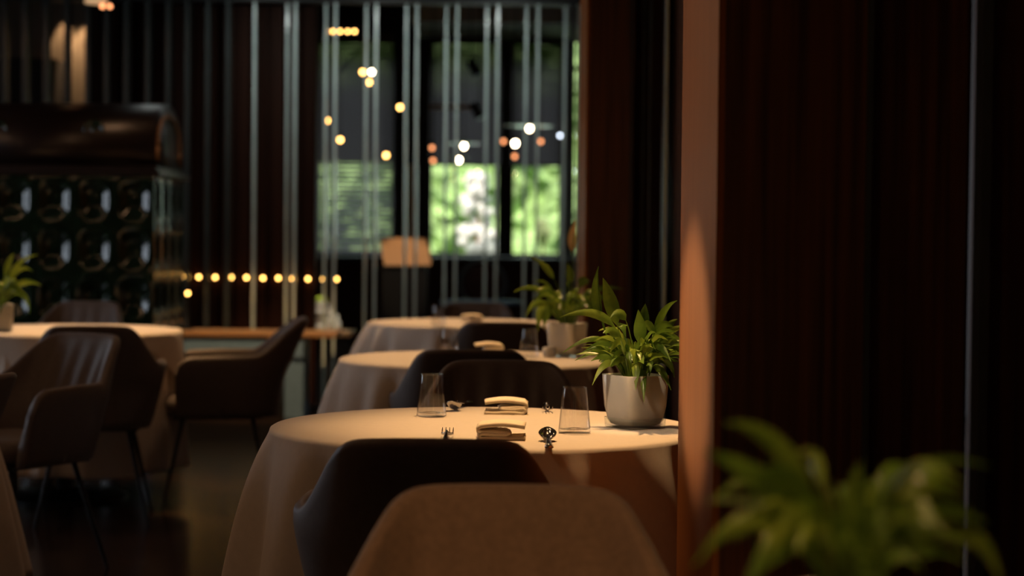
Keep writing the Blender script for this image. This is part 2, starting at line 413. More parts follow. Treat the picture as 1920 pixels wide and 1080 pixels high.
table(-.06, 4.48, .03, 3, 'round pedestal table under the sharpest, nearest visible cloth', 'cream tablecloth hanging to the floor on the table in focus', 17, .075, .062)
table(-.12, 6.91, .03, 5, 'round pedestal table, second in the row, behind two dark chair backs', 'long cream tablecloth on the second table of the row', 20)
table(-.23, 9.73, .03, 8, 'round pedestal table farthest back in the row', 'cream tablecloth with bluish folds on the farthest table of the row', 20)
table(.02, 1.98, .03, 9, 'round pedestal table nearest the camera beside the blurred plant', 'cream tablecloth on the table nearest the camera, under the blurred plant')
table(-2.0, 8.6, .15, 12, 'round pedestal table on the left before the dark tiled stove', 'long under-cloth on the left table before the tiled stove', 18, .03, .02)
c = build('top_cloth', square_cloth(1.07, -.985), M_cloth, None, True); c.location = (-2.0, 8.6, 0)
tag(c, 'square top cloth with a pointed hanging corner on the left table', 'tablecloth')
table(-2.12, 5.66, .1, 14, 'round pedestal table at the far left edge behind a dark chair', 'dim tablecloth at the far left edge of the photo')

# ---------------------------------------------------------------- chairs
def shell_profile(inset=0.0, pleat=False):
    pass
def chair_shell():
    bm = bmesh.new(); NU = 96
    XW = .285; YB_ = -.27; YFr = .205; rc = .20
    # plan path: from left arm front, back, to right arm front
    pts = []
    Ls = YFr - (YB_ + rc); La = PI / 2 * rc; Lb = 2 * (XW - rc); tot = 2 * Ls + 2 * La + Lb
    for i in range(NU + 1):
        s = tot * i / NU
        if s < Ls: p = (-XW, YFr - s); nrm = (-1, 0)
        elif s < Ls + La:
            a = (s - Ls) / rc; p = (-XW + rc - rc * math.cos(a), YB_ + rc - rc * math.sin(a)); nrm = (-math.cos(a), -math.sin(a))
        elif s < Ls + La + Lb: p = (-XW + rc + (s - Ls - La), YB_); nrm = (0, -1)
        elif s < Ls + 2 * La + Lb:
            a = (s - Ls - La - Lb) / rc; p = (XW - rc + rc * math.sin(a), YB_ + rc - rc * math.cos(a)); nrm = (math.sin(a), -math.cos(a))
        else: p = (XW, YB_ + rc + (s - Ls - 2 * La - Lb)); nrm = (1, 0)
        pts.append((p, nrm, s))
    loops = []
    TH = .036
    for (x, y), (nx, ny), s in pts:
        ax = abs(x)
        # top height: flat top, sloped shoulders, flat arms
        HT, HA = .826, .668
        f = (math.hypot(ax - .17, .03) + ax - .17) / 2 / (.272 - .17)
        f = max(0, min(1, f)); f = f + .0
        ft = f * f * (3 - 2 * f) * .6 + f * .4
        zt = HT - (HT - HA) * ft
        back = 1 - ft                      # 1 at the back rest
        if y > 0: zt = HA + .012 * 0 - .008 * (y / YFr)
        de = YFr - y                        # distance from arm front: round the corner
        if de < .075 and y > 0: zt -= .075 * (1 - math.sqrt(max(0, 1 - (1 - de / .075) ** 2)))
        def P(z, off):
            # scale of the plan by height: narrow seat, widest at arm height, narrower at the top
            if z < .62: k = .79 + .21 * ((z - .395) / .225) ** .8
            else: k = 1
            lean = max(0, z - .56) * .42 * back
            low = max(0, (.56 - z)) * .12 * (1 if y < 0 else 0)
            fr = -max(0, .62 - z) * .12 * (1 if y > 0.1 else 0)
            kx = k
            # shoulders draw the top in
            return Vector((x * kx - nx * off, (y * (.9 + .1 * k)) - lean + low + fr * 0 - ny * off, z))
        zs = [.395 + (zt - .018 - .395) * (i / 11) for i in range(12)]
        loop = [P(z, 0) for z in zs]
        for a in (30, 60, 90, 120, 150):
            a = math.radians(a); loop.append(P(zt - .018 + .018 * math.sin(a), TH / 2 - TH / 2 * math.cos(a)))
        pl = 0
        for i, z in enumerate(reversed(zs)):
            c = math.sin(i / 11 * PI)
            pl = .008 * c * (math.cos(x / .075 * 2 * PI) - 1) * back * (1 if ax < .19 else 0)
            loop.append(P(z, TH - pl * .9 + .02 * c * (i / 11)))
        loops.append(loop)
    V = [[bm.verts.new(p) for p in lp] for lp in loops]
    n = len(V[0])
    for a, b in zip(V, V[1:]):
        for i in range(n): j = (i + 1) % n; bm.faces.new((a[i], a[j], b[j], b[i]))
    bm.faces.new(V[0]); bm.faces.new(list(reversed(V[-1])))
    return bm
def make_chair(name, m, **kw):
    t = empty(name, **kw)
    build('upholstered_shell', chair_shell(), m, t, True)
    bm = bmesh.new()
    lathe(bm, [(0, .40), (.19, .40), (.215, .41), (.222, .44), (.215, .475), (.18, .488), (0, .492)], 32)
    for v in bm.verts:                                   # superellipse: square up the cushion
        r = math.hypot(v.co.x, v.co.y)
        if r > 1e-4:
            a = math.atan2(v.co.y, v.co.x); q = (abs(math.cos(a)) ** 4 + abs(math.sin(a)) ** 4) ** -.25
            v.co.x = r * q * math.cos(a) * .86; v.co.y = r * q * math.sin(a) * 1.0 + .03
    build('seat_cushion', bm, m, t, True)
    build('seat_frame', B(-.18, .18, -.17, .21, .385, .402), M_black, t)
    for sx in (-1, 1):
        for sy in (-1, 1):
            bm = bmesh.new(); tube(bm, (sx * .14, .02 + sy * .15, .388), (sx * .225, .02 + sy * .235, 0), .010, .0065, 10)
            build('leg', bm, M_black, t)
    return t
chairA = make_chair('upholstered_armchair', M_chair, cat='chair', group='armchairs')
chairB = make_chair('upholstered_armchair', M_chairfab, cat='chair', group='armchairs')
used = {}
def place(proto, x, y, deg, label):
    if id(proto) not in used: used[id(proto)] = 1; c = proto
    else: c = copy_tree(proto)
    c.location = (x, y, 0); c.rotation_euler = (0, 0, math.radians(deg)); c['label'] = label
    return c
place(chairA, -.145, 3.55 + .33, 0, 'dark armchair back directly in front of the table in focus')
place(chairA, -.134, 6.28 + .33, 0, 'dark armchair pushed to the near side of the second table')
place(chairA, -.027, 5.72 - .33, 180, 'dark armchair on the far side of the table in focus, facing the camera')
place(chairB, .0, 2.85 - .33, 180, 'large blurred brown armchair at the bottom centre, nearest the camera')
place(chairA, -.04, 8.28 + .33, 0, 'small dark armchair at the near side of the farthest table')
place(chairA, -.2, 10.63 - .33, 180, 'dark armchair behind the farthest table of the row')
place(chairA, -1.73, 6.72, 150, 'armchair on the left showing its pleated leather inside and arm')
place(chairA, -1.72, 7.93, 9, 'dark armchair seen from behind at the left table')
place(chairA, -1.28, 8.5, 99, 'armchair seen from the side, facing left, right of the left table')
place(chairA, -2.30, 9.88, 172, 'armchair behind the left table, before the tiled stove')
place(chairA, -1.69, 5.0, 84, 'dark armchair cut off by the left edge of the photo')

# ---------------------------------------------------------------- table things
ZT = .7545
def tumbler(px, py, label, first=[None]):
    if first[0] is None:
        t = empty('glass_tumbler', cat='glass', group='water tumblers')
        bm = bmesh.new()
        lathe(bm, [(0, 0), (.034, 0), (.0365, .002), (.0365, .005), (.0272, .0995), (.0275, .1015), (.0270, .1033), (.0259, .1033), (.0252, .1015), (.0256, .0995), (.0352, .012), (.0335, .0085), (.026, .0075), (.014, .0105), (0, .0115)], 48)
        build('tumbler_wall', bm, M_glass, t, True)
        first[0] = t; o = t
    else: o = copy_tree(first[0])
    d = pix(px, py, 1) - Vector((0, 0, CAMZ)); k = (ZT - CAMZ) / d.z
    o.location = (d.x * k, d.y * k, ZT); o['label'] = label
    return o
tumbler(1077, 811, 'glass tumbler beside the plant pot on the table in focus')
tumbler(809, 780, 'glass tumbler at the left of the table in focus')
tumbler(992, 671, 'tumbler left of the plant pot on the second table')
tumbler(842, 670, 'tumbler at the left of the second table, rising above a chair back')
tumbler(822, 612, 'tumbler on the farthest table of the row')
def onT(px, py, z=ZT):
    d = pix(px, py, 1) - Vector((0, 0, CAMZ)); k = (z - CAMZ) / d.z
    return Vector((d.x * k, d.y * k, z))
# folded napkins: a strip folded over itself in layers
def napkin(px, py, rz, label, first=[None]):
    if first[0] is None:
        bm = bmesh.new(); W, Dp = .102, .085
        path = []
        # cross-section in x-z: three folded layers
        ys = [.002, .010, .019, .027]
        def seg(z, x0, x1, n=14, wob=.001):
            for i in range(n + 1):
                t = i / n; x = x0 + (x1 - x0) * t
                yield (x, z + wob * math.sin(x * 90 + z * 300))
        pts = []
        pts += list(seg(.003, -W / 2, W / 2 - .006))
        pts += [(W / 2 - .001, .006), (W / 2 - .001, .010)]
        pts += list(seg(.0125, W / 2 - .006, -.01))
        pts += [(-.016, .0145)]
        pts += list(seg(.017, -.01, W / 2 - .008, 8))
        pts += [(W / 2 + .001, .020), (W / 2 + .0005, .026), (W / 2 - .006, .031)]
        pts += [(x, .0295 + .006 * math.cos(x / W * PI) ) for x in [W / 2 - .012 - (W - .012) * i / 14 for i in range(15)]]
        V = []
        ny = 10
        for j in range(ny + 1):
            y = -Dp / 2 + Dp * j / ny
            V.append([bm.verts.new((x + .0015 * math.sin(y * 60 + z * 200), y, z * (1 - .12 * abs(2 * j / ny - 1) ** 3))) for x, z in pts])
        for a, b in zip(V, V[1:]):
            for i in range(len(pts) - 1): bm.faces.new((a[i], a[i + 1], b[i + 1], b[i]))
        o = build('folded_napkin', bm, M_napkin, None, True); tag(o, cat='napkin', group='folded napkins')
        md = o.modifiers.new('s', 'SOLIDIFY'); md.thickness = .0075; md.offset = 0
        first[0] = o
    else: o = first[0].copy(); COL.objects.link(o)
    p = onT(px, py); o.location = (p.x, p.y + .04, ZT + .001); o.rotation_euler = (0, 0, rz); o['label'] = label
napkin(948, 777, .0, 'folded cream napkin at the far place setting of the table in focus')
napkin(941, 825, PI, 'folded cream napkin at the near setting, half hidden by the chair back')
napkin(915, 662, .1, 'folded napkin on the second table above the chair backs')
napkin(884, 604, .1, 'folded napkin on the farthest table of the row')
def cutlery(kind, px, py, rz, label, store={}):
    if kind not in store:
        t = empty('dessert_' + kind, cat=kind, group=kind + 's on the table in focus')
        bm = bmesh.new()
        # handle along -y
        secs = [(-.135, .0085, .003), (-.10, .007, .0035), (-.05, .004, .007), (-.02, .003, .010), (0, .0035, .008)]
        V = []
        for y, hw, z in secs:
            V.append([bm.verts.new((x, y, zz)) for x, zz in ((-hw, z), (-hw * .5, z + .002), (hw * .5, z + .002), (hw, z), (hw * .5, z - .0012), (-hw * .5, z - .0012))])
        for a, b in zip(V, V[1:]):
            for i in range(6): j = (i + 1) % 6; bm.faces.new((a[i], a[j], b[j], b[i]))
        bm.faces.new(V[0]); bm.faces.new(list(reversed(V[-1])))
        build('handle', bm, M_chrome, t, True)
        bm = bmesh.new()
        if kind == 'spoon':
            g = []
            for i in range(13):
                u = i / 12; y = u * .052; hw = .0165 * math.sin(PI * min(1, (u * .93 + .06))) ** .65
                g.append([bm.verts.new((hw * s, y, .006 + .010 * u - .0085 * (1 - s * s) * math.sin(PI * u) ** .7)) for s in (-1, -.66, -.33, 0, .33, .66, 1)])
            for a, b in zip(g, g[1:]):
                for i in range(6): bm.faces.new((a[i], a[i + 1], b[i + 1], b[i]))
            o = build('bowl', bm, M_chrome, t, True); o.modifiers.new('s', 'SOLIDIFY').thickness = .0012
        else:
            g = []
            for i in range(6):
                u = i / 5; hw = .0035 + .0085 * math.sin(u * PI / 2)
                g.append([bm.verts.new((hw * s, u * .022, .008 - .003 * u * (1 + .5 * (1 - s * s)))) for s in (-1, -.5, 0, .5, 1)])
            for a, b in zip(g, g[1:]):
                for i in range(4): bm.faces.new((a[i], a[i + 1], b[i + 1], b[i]))
            o = build('fork_head', bm, M_chrome, t, True); o.modifiers.new('s', 'SOLIDIFY').thickness = .0015
            for k in range(4):
                x = -.0105 + .007 * k; bm = bmesh.new(); tube(bm, (x, .02, .0045), (x, .042, .006), .0014, .0012, 6); tube(bm, (x, .042, .006), (x, .056, .010), .0012, .0005, 6)
                build('tine', bm, M_chrome, t)
        store[kind] = t; o = t
    else: o = copy_tree(store[kind])
    p = onT(px, py); o.location = (p.x, p.y, ZT + .0005); o.rotation_euler = (0, 0, rz); o.scale = (1.15, 1.15, 1.7); o['label'] = label
cutlery('fork', 838, 822, 0, 'steel fork with tines up, left of the near napkin')
cutlery('fork', 1026, 770, PI, 'steel fork at the far setting, right of the far napkin')
cutlery('spoon', 1027, 829, 0, 'steel spoon right of the near napkin beside the tumbler')
cutlery('spoon', 856, 768, PI - .2, 'steel spoon at the far setting, beside the left tumbler')

# ---------------------------------------------------------------- peace lilies
def leaf(bm, p0, p1, p2, W, s0=.35, tw=0.0, fold=.25, N=14, ruff=0):
    p0, p1, p2 = Vector(p0), Vector(p1), Vector(p2)
    rows = []
    for i in range(N + 1):
        t = i / N; P = p0 * (1 - t) ** 2 + p1 * 2 * t * (1 - t) + p2 * t * t
        T = ((p1 - p0) * (1 - t) + (p2 - p1) * t)
        if T.length < 1e-6: T = Vector((0, 0, 1))
        T.normalize()
        ref = Vector((0, 1, 0))
        if abs(T.dot(ref)) > .95: ref = Vector((0, 0, 1))
        Wd = T.cross(ref).normalized(); Wd = Matrix.Rotation(tw, 3, T) @ Wd
        Nn = Wd.cross(T).normalized()
        if t < s0: hw = .0014
        else:
            u = (t - s0) / (1 - s0); hw = .0014 * (1 - u) + W / 2 * math.sin(PI * u ** .72) ** .9 * (1.12 - .3 * u) if 0 < u < 1 else .0006
        rows.append([bm.verts.new(P + Wd * hw * s + Nn * (abs(s) * hw * fold + (ruff * math.sin(i * 1.7 + s * 2) * hw * .3 if abs(s) > .6 else 0))) for s in (-1, -.5, 0, .5, 1)])
    for a, b in zip(rows, rows[1:]):
        for i in range(4): bm.faces.new((a[i], a[i + 1], b[i + 1], b[i]))
def pot_body(a=.112):
    bm = bmesh.new(); n = 48
    def ring(h, half, rad, q=5):
        out = []
        for i in range(n):
            t = 2 * PI * i / n; k = (abs(math.cos(t)) ** q + abs(math.sin(t)) ** q) ** (-1 / q)
            out.append(bm.verts.new((half * k * math.cos(t), half * k * math.sin(t), h)))
        return out
    rs = [ring(.007, a * .38, 0, 3), ring(.010, a * .43, 0, 4), ring(.020, a * .475, 0, 4.5), ring(.05, a * .495, 0, 9), ring(.122, a * .53, 0, 10), ring(.1235, a * .525, 0, 10), ring(.122, a * .50, 0, 10), ring(.03, a * .46, 0, 5)]
    bm.faces.new(rs[0])
    for x, y in zip(rs, rs[1:]):
        for i in range(n): j = (i + 1) % n; bm.faces.new((x[i], x[j], y[j], y[i]))
    bm.faces.new(list(reversed(rs[-1])))
    return bm
def pot_glass(a=.112):
    bm = bmesh.new(); n = 48
    def ring(h, half, q=8):
        out = []
        for i in range(n):
            t = 2 * PI * i / n; k = (abs(math.cos(t)) ** q + abs(math.sin(t)) ** q) ** (-1 / q)
            out.append(bm.verts.new((half * k * math.cos(t), half * k * math.sin(t), h)))
        return out
    rs = [ring(0, a * .475), ring(.002, a * .487), ring(.024, a * .498), ring(.024, a * .488, 6), ring(.019, a * .482, 5), ring(.0095, a * .435, 4), ring(.006, a * .38, 3)]
    bm.faces.new(rs[0])
    for x, y in zip(rs, rs[1:]):
        for i in range(n): j = (i + 1) % n; bm.faces.new((x[i], x[j], y[j], y[i]))
    bm.faces.new(list(reversed(rs[-1])))
    return bm
def plant(x, y, rz, label, leaves, seed, nfill=40, reach=.13, up=.13, spread_r=.04):
    """leaves: explicit (p0,p1,p2,W,s0,tw,light) in plant-local metres from the rim centre"""
    rr = random.Random(seed)
    t = empty('potted_peace_lily', (x, y, ZT), label=label, cat='plant', group='peace lilies on the tables')
    o = build('pot', pot_body(), M_pot, t, True); o.rotation_euler = (0, 0, rz)
    o = build('glass_base', pot_glass(), M_base, t, False); o.rotation_euler = (0, 0, rz); o['label'] = 'clear thick glass base'
    bm = bmesh.new(); lathe(bm, [(0, .1), (.05, .1), (.05, .108), (.02, .114), (0, .112)], 20); build('soil', bm, M_soil, t, True)
    bd, bl = bmesh.new(), bmesh.new(); rim = Vector((0, 0, .122))
    for p0, p1, p2, W, s0, tw, li in leaves:
        leaf(bl if li else bd, rim + Vector(p0), rim + Vector(p1), rim + Vector(p2), W, s0, tw)
    for k in range(nfill):
        a = rr.uniform(0, 2 * PI); L = reach * rr.uniform(.5, 1.0); h = up * rr.uniform(.45, 1.1)
        b = Vector((spread_r * .5 * math.cos(a), spread_r * .5 * math.sin(a), -.01))
        droop = rr.uniform(.1, .8)
        tip = Vector((L * math.cos(a), L * math.sin(a), h * (1 - droop) + .01)); c = Vector((L * .42 * math.cos(a), L * .42 * math.sin(a), h * 1.15))
        leaf(bl if rr.random() < .45 else bd, rim + b, rim + c, rim + tip, rr.uniform(.009, .022), rr.uniform(.35, .5), rr.uniform(-1.2, 1.2), ruff=.6)
    for k in range(26):                                   # bare stems in the crown
        a = rr.uniform(0, 2 * PI); r = rr.uniform(.005, .035)
        leaf(bd, rim + Vector((r * math.cos(a), r * math.sin(a), -.012)), rim + Vector((r * 1.2 * math.cos(a), r * 1.2 * math.sin(a), .04)), rim + Vector((r * 2.2 * math.cos(a), r * 2.2 * math.sin(a), rr.uniform(.05, .10))), .006, .6, 0)
    o = build('foliage', bd, M_leaf, t, True); o = build('light_foliage', bl, M_leaf2, t, True); o['label'] = 'paler yellow green leaves'
    return t
S1 = 809.0; C1 = (1190, 712)
def q(px, py, dy=0, c=C1, S=S1): return ((px - c[0]) / S, dy, -(py - c[1]) / S)
def LF(b, c, t, W, s0=.35, tw=0., li=0, dy=0., cc=C1, S=S1):
    return (q(b[0], b[1], 0, cc, S), q(c[0], c[1], dy * .6, cc, S), q(t[0], t[1], dy, cc, S), W * .82 / S, s0, tw, li)
L1 = [
 LF((1180, 712), (1160, 560), (1046, 604), 20, .42, .3, 1, -.02),
 LF((1175, 712), (1140, 600), (1052, 670), 13, .40, .5, 1, -.03),
 LF((1172, 712), (1118, 640), (1117, 510), 0.1, .9, 0, 0, 0),
 LF((1124, 606), (1106, 560), (1118, 508), 21, .02, .2, 0, 0),
 LF((1172, 712), (1130, 640), (1124, 604), 3, .9, 0, 0, 0),
 LF((1178, 712), (1150, 590), (1127, 530), 32, .45, .1, 1, 0.01),
 LF((1222, 680), (1228, 585), (1267, 571), 19, .25, .5, 0, 0),
 LF((1200, 712), (1200, 640), (1192, 588), 28, .45, .0, 0, -.03),
 LF((1195, 712), (1205, 620), (1208, 578), 26, .5, .2, 0, .02),
 LF((1200, 712), (1190, 560), (1233, 650), 20, .5, .2, 1, -.02),
 LF((1190, 712), (1175, 560), (1140, 605), 22, .5, .4, 1, -.02),
 LF((1185, 712), (1150, 570), (1170, 640), 22, .45, -.3, 0, -.03),
 LF((1200, 712), (1225, 590), (1262, 622), 18, .45, .3, 0, -.02),
 LF((1205, 712), (1240, 615), (1268, 606), 16, .5, -.3, 1, 0),
 LF((1210, 712), (1235, 620), (1272, 655), 26, .4, .4, 0, .0),
 LF((1215, 712), (1230, 650), (1262, 640), 15, .4, .0, 1, -.02),
 LF((1170, 712), (1135, 655), (1107, 729), 17, .3, .6, 1, -.05),
 LF((1165, 712), (1140, 660), (1105, 685), 14, .35, .4, 0, -.03),
 LF((1170, 712), (1120, 640), (1108, 660), 16, .35, .8, 0, -.0),
 LF((1180, 705), (1190, 660), (1186, 735), 20, .35, .3, 1, -.085),
 LF((1192, 708), (1202, 680), (1201, 756), 17, .3, .2, 0, -.09),
 LF((1210, 708), (1230, 670), (1254, 737), 18, .3, -.3, 0, -.05),
 LF((1215, 708), (1250, 660), (1262, 715), 17, .35, .4, 0, -.02),
 LF((1195, 712), (1197, 640), (1193, 700), 20, .4, -.2, 1, -.08),
 LF((1205, 712), (1212, 660), (1214, 705), 18, .4, .3, 0, -.07),
 LF((1178, 712), (1160, 640), (1178, 685), 20, .4, .2, 0, -.06),
 LF((1195, 712), (1200, 660), (1196, 655), 18, .5, 0, 1, -.05),
 LF((1185, 712), (1175, 630), (1158, 680), 18, .4, .2, 0, -.04),
 LF((1200, 712), (1215, 640), (1222, 670), 18, .45, .2, 0, -.04),
]
p1 = onT(1191, 802)
plant(p1.x, 4.46, math.radians(34), 'sharp peace lily in a white square pot on the table in focus', L1, 4, 95, .15, .105)
C2 = (1063, 612); S2 = 508.
a2 = dict(cc=C2, S=S2)
L2 = [
 LF((1060, 612), (1050, 510), (992, 488), 14, .5, .2, 1, 0, **a2),
 LF((1055, 612), (1020, 520), (960, 556), 13, .35, .3, 1, -.02, **a2),
 LF((1050, 612), (1010, 540), (985, 600), 16, .35, .3, 1, -.05, **a2),
 LF((1050, 612), (1010, 550), (1008, 625), 26, .3, .1, 1, -.09, **a2),
 LF((1050, 612), (1030, 550), (1018, 620), 24, .4, .2, 0, -.08, **a2),
 LF((1065, 612), (1075, 520), (1062, 500), 18, .5, .2, 1, 0, **a2),
 LF((1065, 612), (1090, 510), (1100, 540), 22, .5, .3, 0, .0, **a2),
 LF((1070, 612), (1090, 530), (1170, 548), 10, .5, .2, 0, .03, **a2),
 LF((1070, 612), (1110, 540), (1160, 575), 12, .5, .3, 0, .03, **a2),
 LF((1075, 612), (1110, 550), (1110, 605), 18, .4, .3, 0, -.03, **a2),
 LF((1055, 612), (1040, 530), (1045, 560), 22, .5, .1, 1, -.03, **a2),
 LF((1070, 612), (1075, 560), (1085, 590), 20, .5, .1, 0, -.04, **a2),
 LF((1062, 612), (1070, 540), (1075, 440), 2, .9, 0, 0, 0, **a2),
]
pl2 = plant(pix(1063, 640, 7.05).x, 7.05, math.radians(60), 'blurred peace lily in a white pot on the second table', L2, 8, 46, .15, .15)
bm = bmesh.new(); leaf(bm, Vector(q(1072, 480, 0, C2, S2)) + Vector((0, 0, .122)), Vector(q(1068, 445, 0, C2, S2)) + Vector((0, 0, .122)), Vector(q(1077, 418, 0, C2, S2)) + Vector((0, 0, .122)), 16 / S2, .05, .3)
build('spent_bloom', bm, M_bloom, pl2, True)
# foreground plant
D0 = 1.74; S0 = FPX / D0; C0 = (1590, 1105); a0 = dict(cc=C0, S=S0)
L0 = [
 LF((1590, 1105), (1500, 780), (1355, 785), 44, .35, .3, 1, 0, **a0),
 LF((1570, 1105), (1480, 880), (1310, 835), 62, .3, .3, 0, -.02, **a0),
 LF((1560, 1105), (1430, 850), (1295, 1050), 44, .35, .4, 1, -.02, **a0),
 LF((1570, 1105), (1470, 900), (1380, 1090), 60, .35, .3, 0, -.05, **a0),
 LF((1600, 1105), (1650, 800), (1870, 870), 26, .4, .5, 0, .03, **a0),
 LF((1610, 1105), (1700, 890), (1850, 970), 52, .4, .4, 0, 0, **a0),
 LF((1620, 1105), (1820, 880), (1880, 1090), 46, .4, .4, 1, .0, **a0),
 LF((1590, 1105), (1600, 900), (1620, 860), 40, .4, .6, 1, .02, **a0),
 LF((1590, 1105), (1540, 920), (1480, 900), 50, .4, .4, 0, .02, **a0),
 LF((1585, 1105), (1560, 980), (1520, 940), 60, .4, .3, 0, -.03, **a0),
 LF((1600, 1105), (1660, 940), (1700, 1000), 50, .4, .3, 0, -.03, **a0),
 LF((1580, 1105), (1440, 940), (1420, 1010), 50, .35, .5, 1, -.04, **a0),
]
plant(pix(1590, 1105, D0).x, D0, .5, 'large blurred peace lily in the bottom right foreground', L0, 21, 44, .14, .12)
CL = (-3, 570); SL = 434.; aL = dict(cc=CL, S=SL)
LL = [
 LF((0, 570), (20, 480), (72, 476), 9, .3, .3, 1, 0, **aL),
 LF((0, 570), (10, 490), (26, 474), 13, .4, .1, 1, 0, **aL),
 LF((0, 570), (30, 480), (64, 508), 11, .3, .3, 1, -.02, **aL),
 LF((5, 570), (35, 510), (80, 534), 13, .35, .3, 1, -.02, **aL),
 LF((5, 570), (50, 520), (58, 588), 13, .3, .4, 0, -.02, **aL),
 LF((0, 570), (12, 540), (8, 588), 16, .3, .2, 0, -.08, **aL),
 LF((0, 570), (20, 520), (45, 545), 12, .4, .2, 0, -.03, **aL),
]
plant(pix(-3, 600, 8.3).x, 8.3, .4, 'peace lily in a pot on the left table, at the left photo edge', LL, 33, 44, .13, .13)
# small items near the second plant
p = onT(1030, 669); bm = bmesh.new(); lathe(bm, [(0, 0), (.022, 0), (.026, .01), (.026, .03), (.02, .036), (0, .038)], 24)
o = build('salt_cellar', bm, M_pot, None, True); o.location = p; tag(o, 'small white salt cellar between tumbler and pot on the second table', 'salt cellar')

# ---------------------------------------------------------------- tiled stove
st = empty('tiled_stove', (0, 10.6, 0), label='dark green glazed tile stove with a rounded top behind the left table', cat='stove')
xr = pix(288, 500, 10.6).x; xl = xr - 1.54; DS = .98
ztop = pix(200, 328, 10.6).z
def tile_face(bm, o, ex, n, wid, hgt, nu, nv):
    """grid of glazed concave tiles: o origin, ex along, n outward normal"""
    tw_, th = wid / nu, hgt / nv; K = 10
    ex = Vector(ex); n = Vector(n); o = Vector(o); ez = Vector((0, 0, 1))
    g = []
    for i in range(nu * K + 1):
        row = []
        for j in range(nv * K + 1):
            u = i / K % 1; v = j / K % 1; cu = (u - .5) * 2; cv = (v - .5) * 2
            if i % K == 0 or j % K == 0: d = -.006
            else:
                rad = (abs(cu) ** 4 + abs(cv) ** 4) ** .25
                rc_ = math.hypot(cu, cv)
                d = 0 if rad > .8 else -.045 * math.cos(min(1, rad / .8) * PI / 2)
                if rc_ < .3: d += .022 * math.cos(rc_ / .3 * PI / 2)
            row.append(bm.verts.new(o + ex * (i / K * tw_) + ez * (j / K * th) + n * d))
        g.append(row)
    for i in range(nu * K):
        for j in range(nv * K): bm.faces.new((g[i][j], g[i + 1][j], g[i + 1][j + 1], g[i][j + 1]))
bm = bmesh.new()
box(bm, xl + .06, xr - .06, .06, DS - .02, 0, ztop)
tile_face(bm, (xl, 0, .15), (1, 0, 0), (0, -1, 0), xr - xl, ztop - .15, 7, 5)
tile_face(bm, (xr, 0, .15), (0, 1, 0), (1, 0, 0), DS, ztop - .15, 4, 5)
box(bm, xl + .03, xr - .03, .03, DS, .0, .15)
build('tiled_body', bm, M_stove, st, True)
bm = bmesh.new(); box(bm, xl - .03, xr + .035, -.035, DS, ztop, ztop + .03); box(bm, xl - .01, xr + .015, -.015, DS - .02, ztop + .03, ztop + .05)
build('cornice', bm, M_stovetop, st, mods=('bevel',))
bm = bmesh.new(); zc = ztop + .05; Hh = pix(150, 186, 10.7).z - zc; n = 24; A = []; Bq = []
xr2 = pix(292, 250, 10.7).x
for i in range(n + 1):
    a = PI * i / n; yy = .48 - .44 * math.cos(a); zz = zc + Hh * math.sin(a) ** .55
    A.append(bm.verts.new((xl, yy, zz))); Bq.append(bm.verts.new((xr2, yy, zz)))
for i in range(n): bm.faces.new((A[i], A[i + 1], Bq[i + 1], Bq[i]))
bm.faces.new(A); bm.faces.new(list(reversed(Bq))); bm.faces.new((A[0], Bq[0], Bq[-1], A[-1]))
build('barrel_top', bm, M_stovetop, st, True, mods=())
for px in (172, -10):
    p = pix(px, 243, 10.62); bm = bmesh.new(); prof = [(.062, 0), (.060, .012), (.05, .016), (.042, .006), (.02, .004), (.014, .012), (0, .014)]
    lathe(bm, prof, 24)
    for v in bm.verts: v.co = Vector((v.co.x, -v.co.z, v.co.y))
    o = build('rosette', bm, M_stove, st, True); o.location = (p.x, .075, p.z)
bm = bmesh.new(); n = 20
for i in range(n):                                        # arched moulding on the end of the vault
    a0_, a1_ = PI * i / n, PI * (i + 1) / n
    f = lambda a: (xr2 + .004, .48 - .36 * math.cos(a), zc + .03 + (Hh - .1) * math.sin(a) ** .6)
    tube(bm, f(a0_), f(a1_), .014, .014, 8)
build('arch_moulding', bm, mat('bronze_trim', (.30, .17, .08), .35, metal=.4), st, True)

# ---------------------------------------------------------------- bench, string of lights, shelf
zb2 = pix(480, 620, 12.6).z
be = empty('low_bench', (0, 12.6, 0), label='low pale bench with daylight blue put into its panels and a wooden top along the slatted wall', cat='bench')
x0, x1 = pix(300, 640, 12.6).x, pix(636, 640, 12.6).x
build('bench_top', B(x0, x1, -.22, .22, zb2 - .03, zb2), M_oak, be, mods=('bevel',))
build('upper_panel', B(x0 + .02, pix(575, 640, 12.6).x, -.2, .2, zb2 - .16, zb2 - .03), M_bench, be)
build('end_panel', B(pix(540, 640, 12.6).x, pix(575, 640, 12.6).x, -.18, .18, 0, zb2 - .16), M_bench, be)
build('plinth', B(x0 + .05, pix(540, 640, 12.6).x, -.12, .18, 0, zb2 - .16), M_frame, be)
spot('bench_fill_spot', (-1.6, 11.0, 2.7), (-1.6, 12.5, .45), 150, 34, .6)  # added lamp to brighten the bench top and panels
sl = empty('light_string', (0, 13.285, 0), label='string of eleven small warm bulbs along the dark slatted wall', cat='string lights')
pts = [(338, 519), (369, 520), (400, 520.5), (430, 520.5), (459, 521), (490, 522), (519, 522), (546, 523), (575, 523.5), (604, 524), (629, 524)]
bm = bmesh.new(); pw = [pix(a, b - 4, 13.2) for a, b in [(300, 519)] + pts + [(650, 524)]]
for a, b in zip(pw, pw[1:]): tube(bm, (a.x, 0.012, a.z), (b.x, 0.012, b.z), .004, .004, 6)
build('wire', bm, M_black, sl)
for a, b in pts:
    p = pix(a, b, 13.2); bm = bmesh.new(); sphere(bm, (p.x, 0, p.z), .012, 12); build('bulb', bm, M_led, sl, True)
p = pix(352, 550, 12.66)  # glowing bulb and stand added in place of a reflection
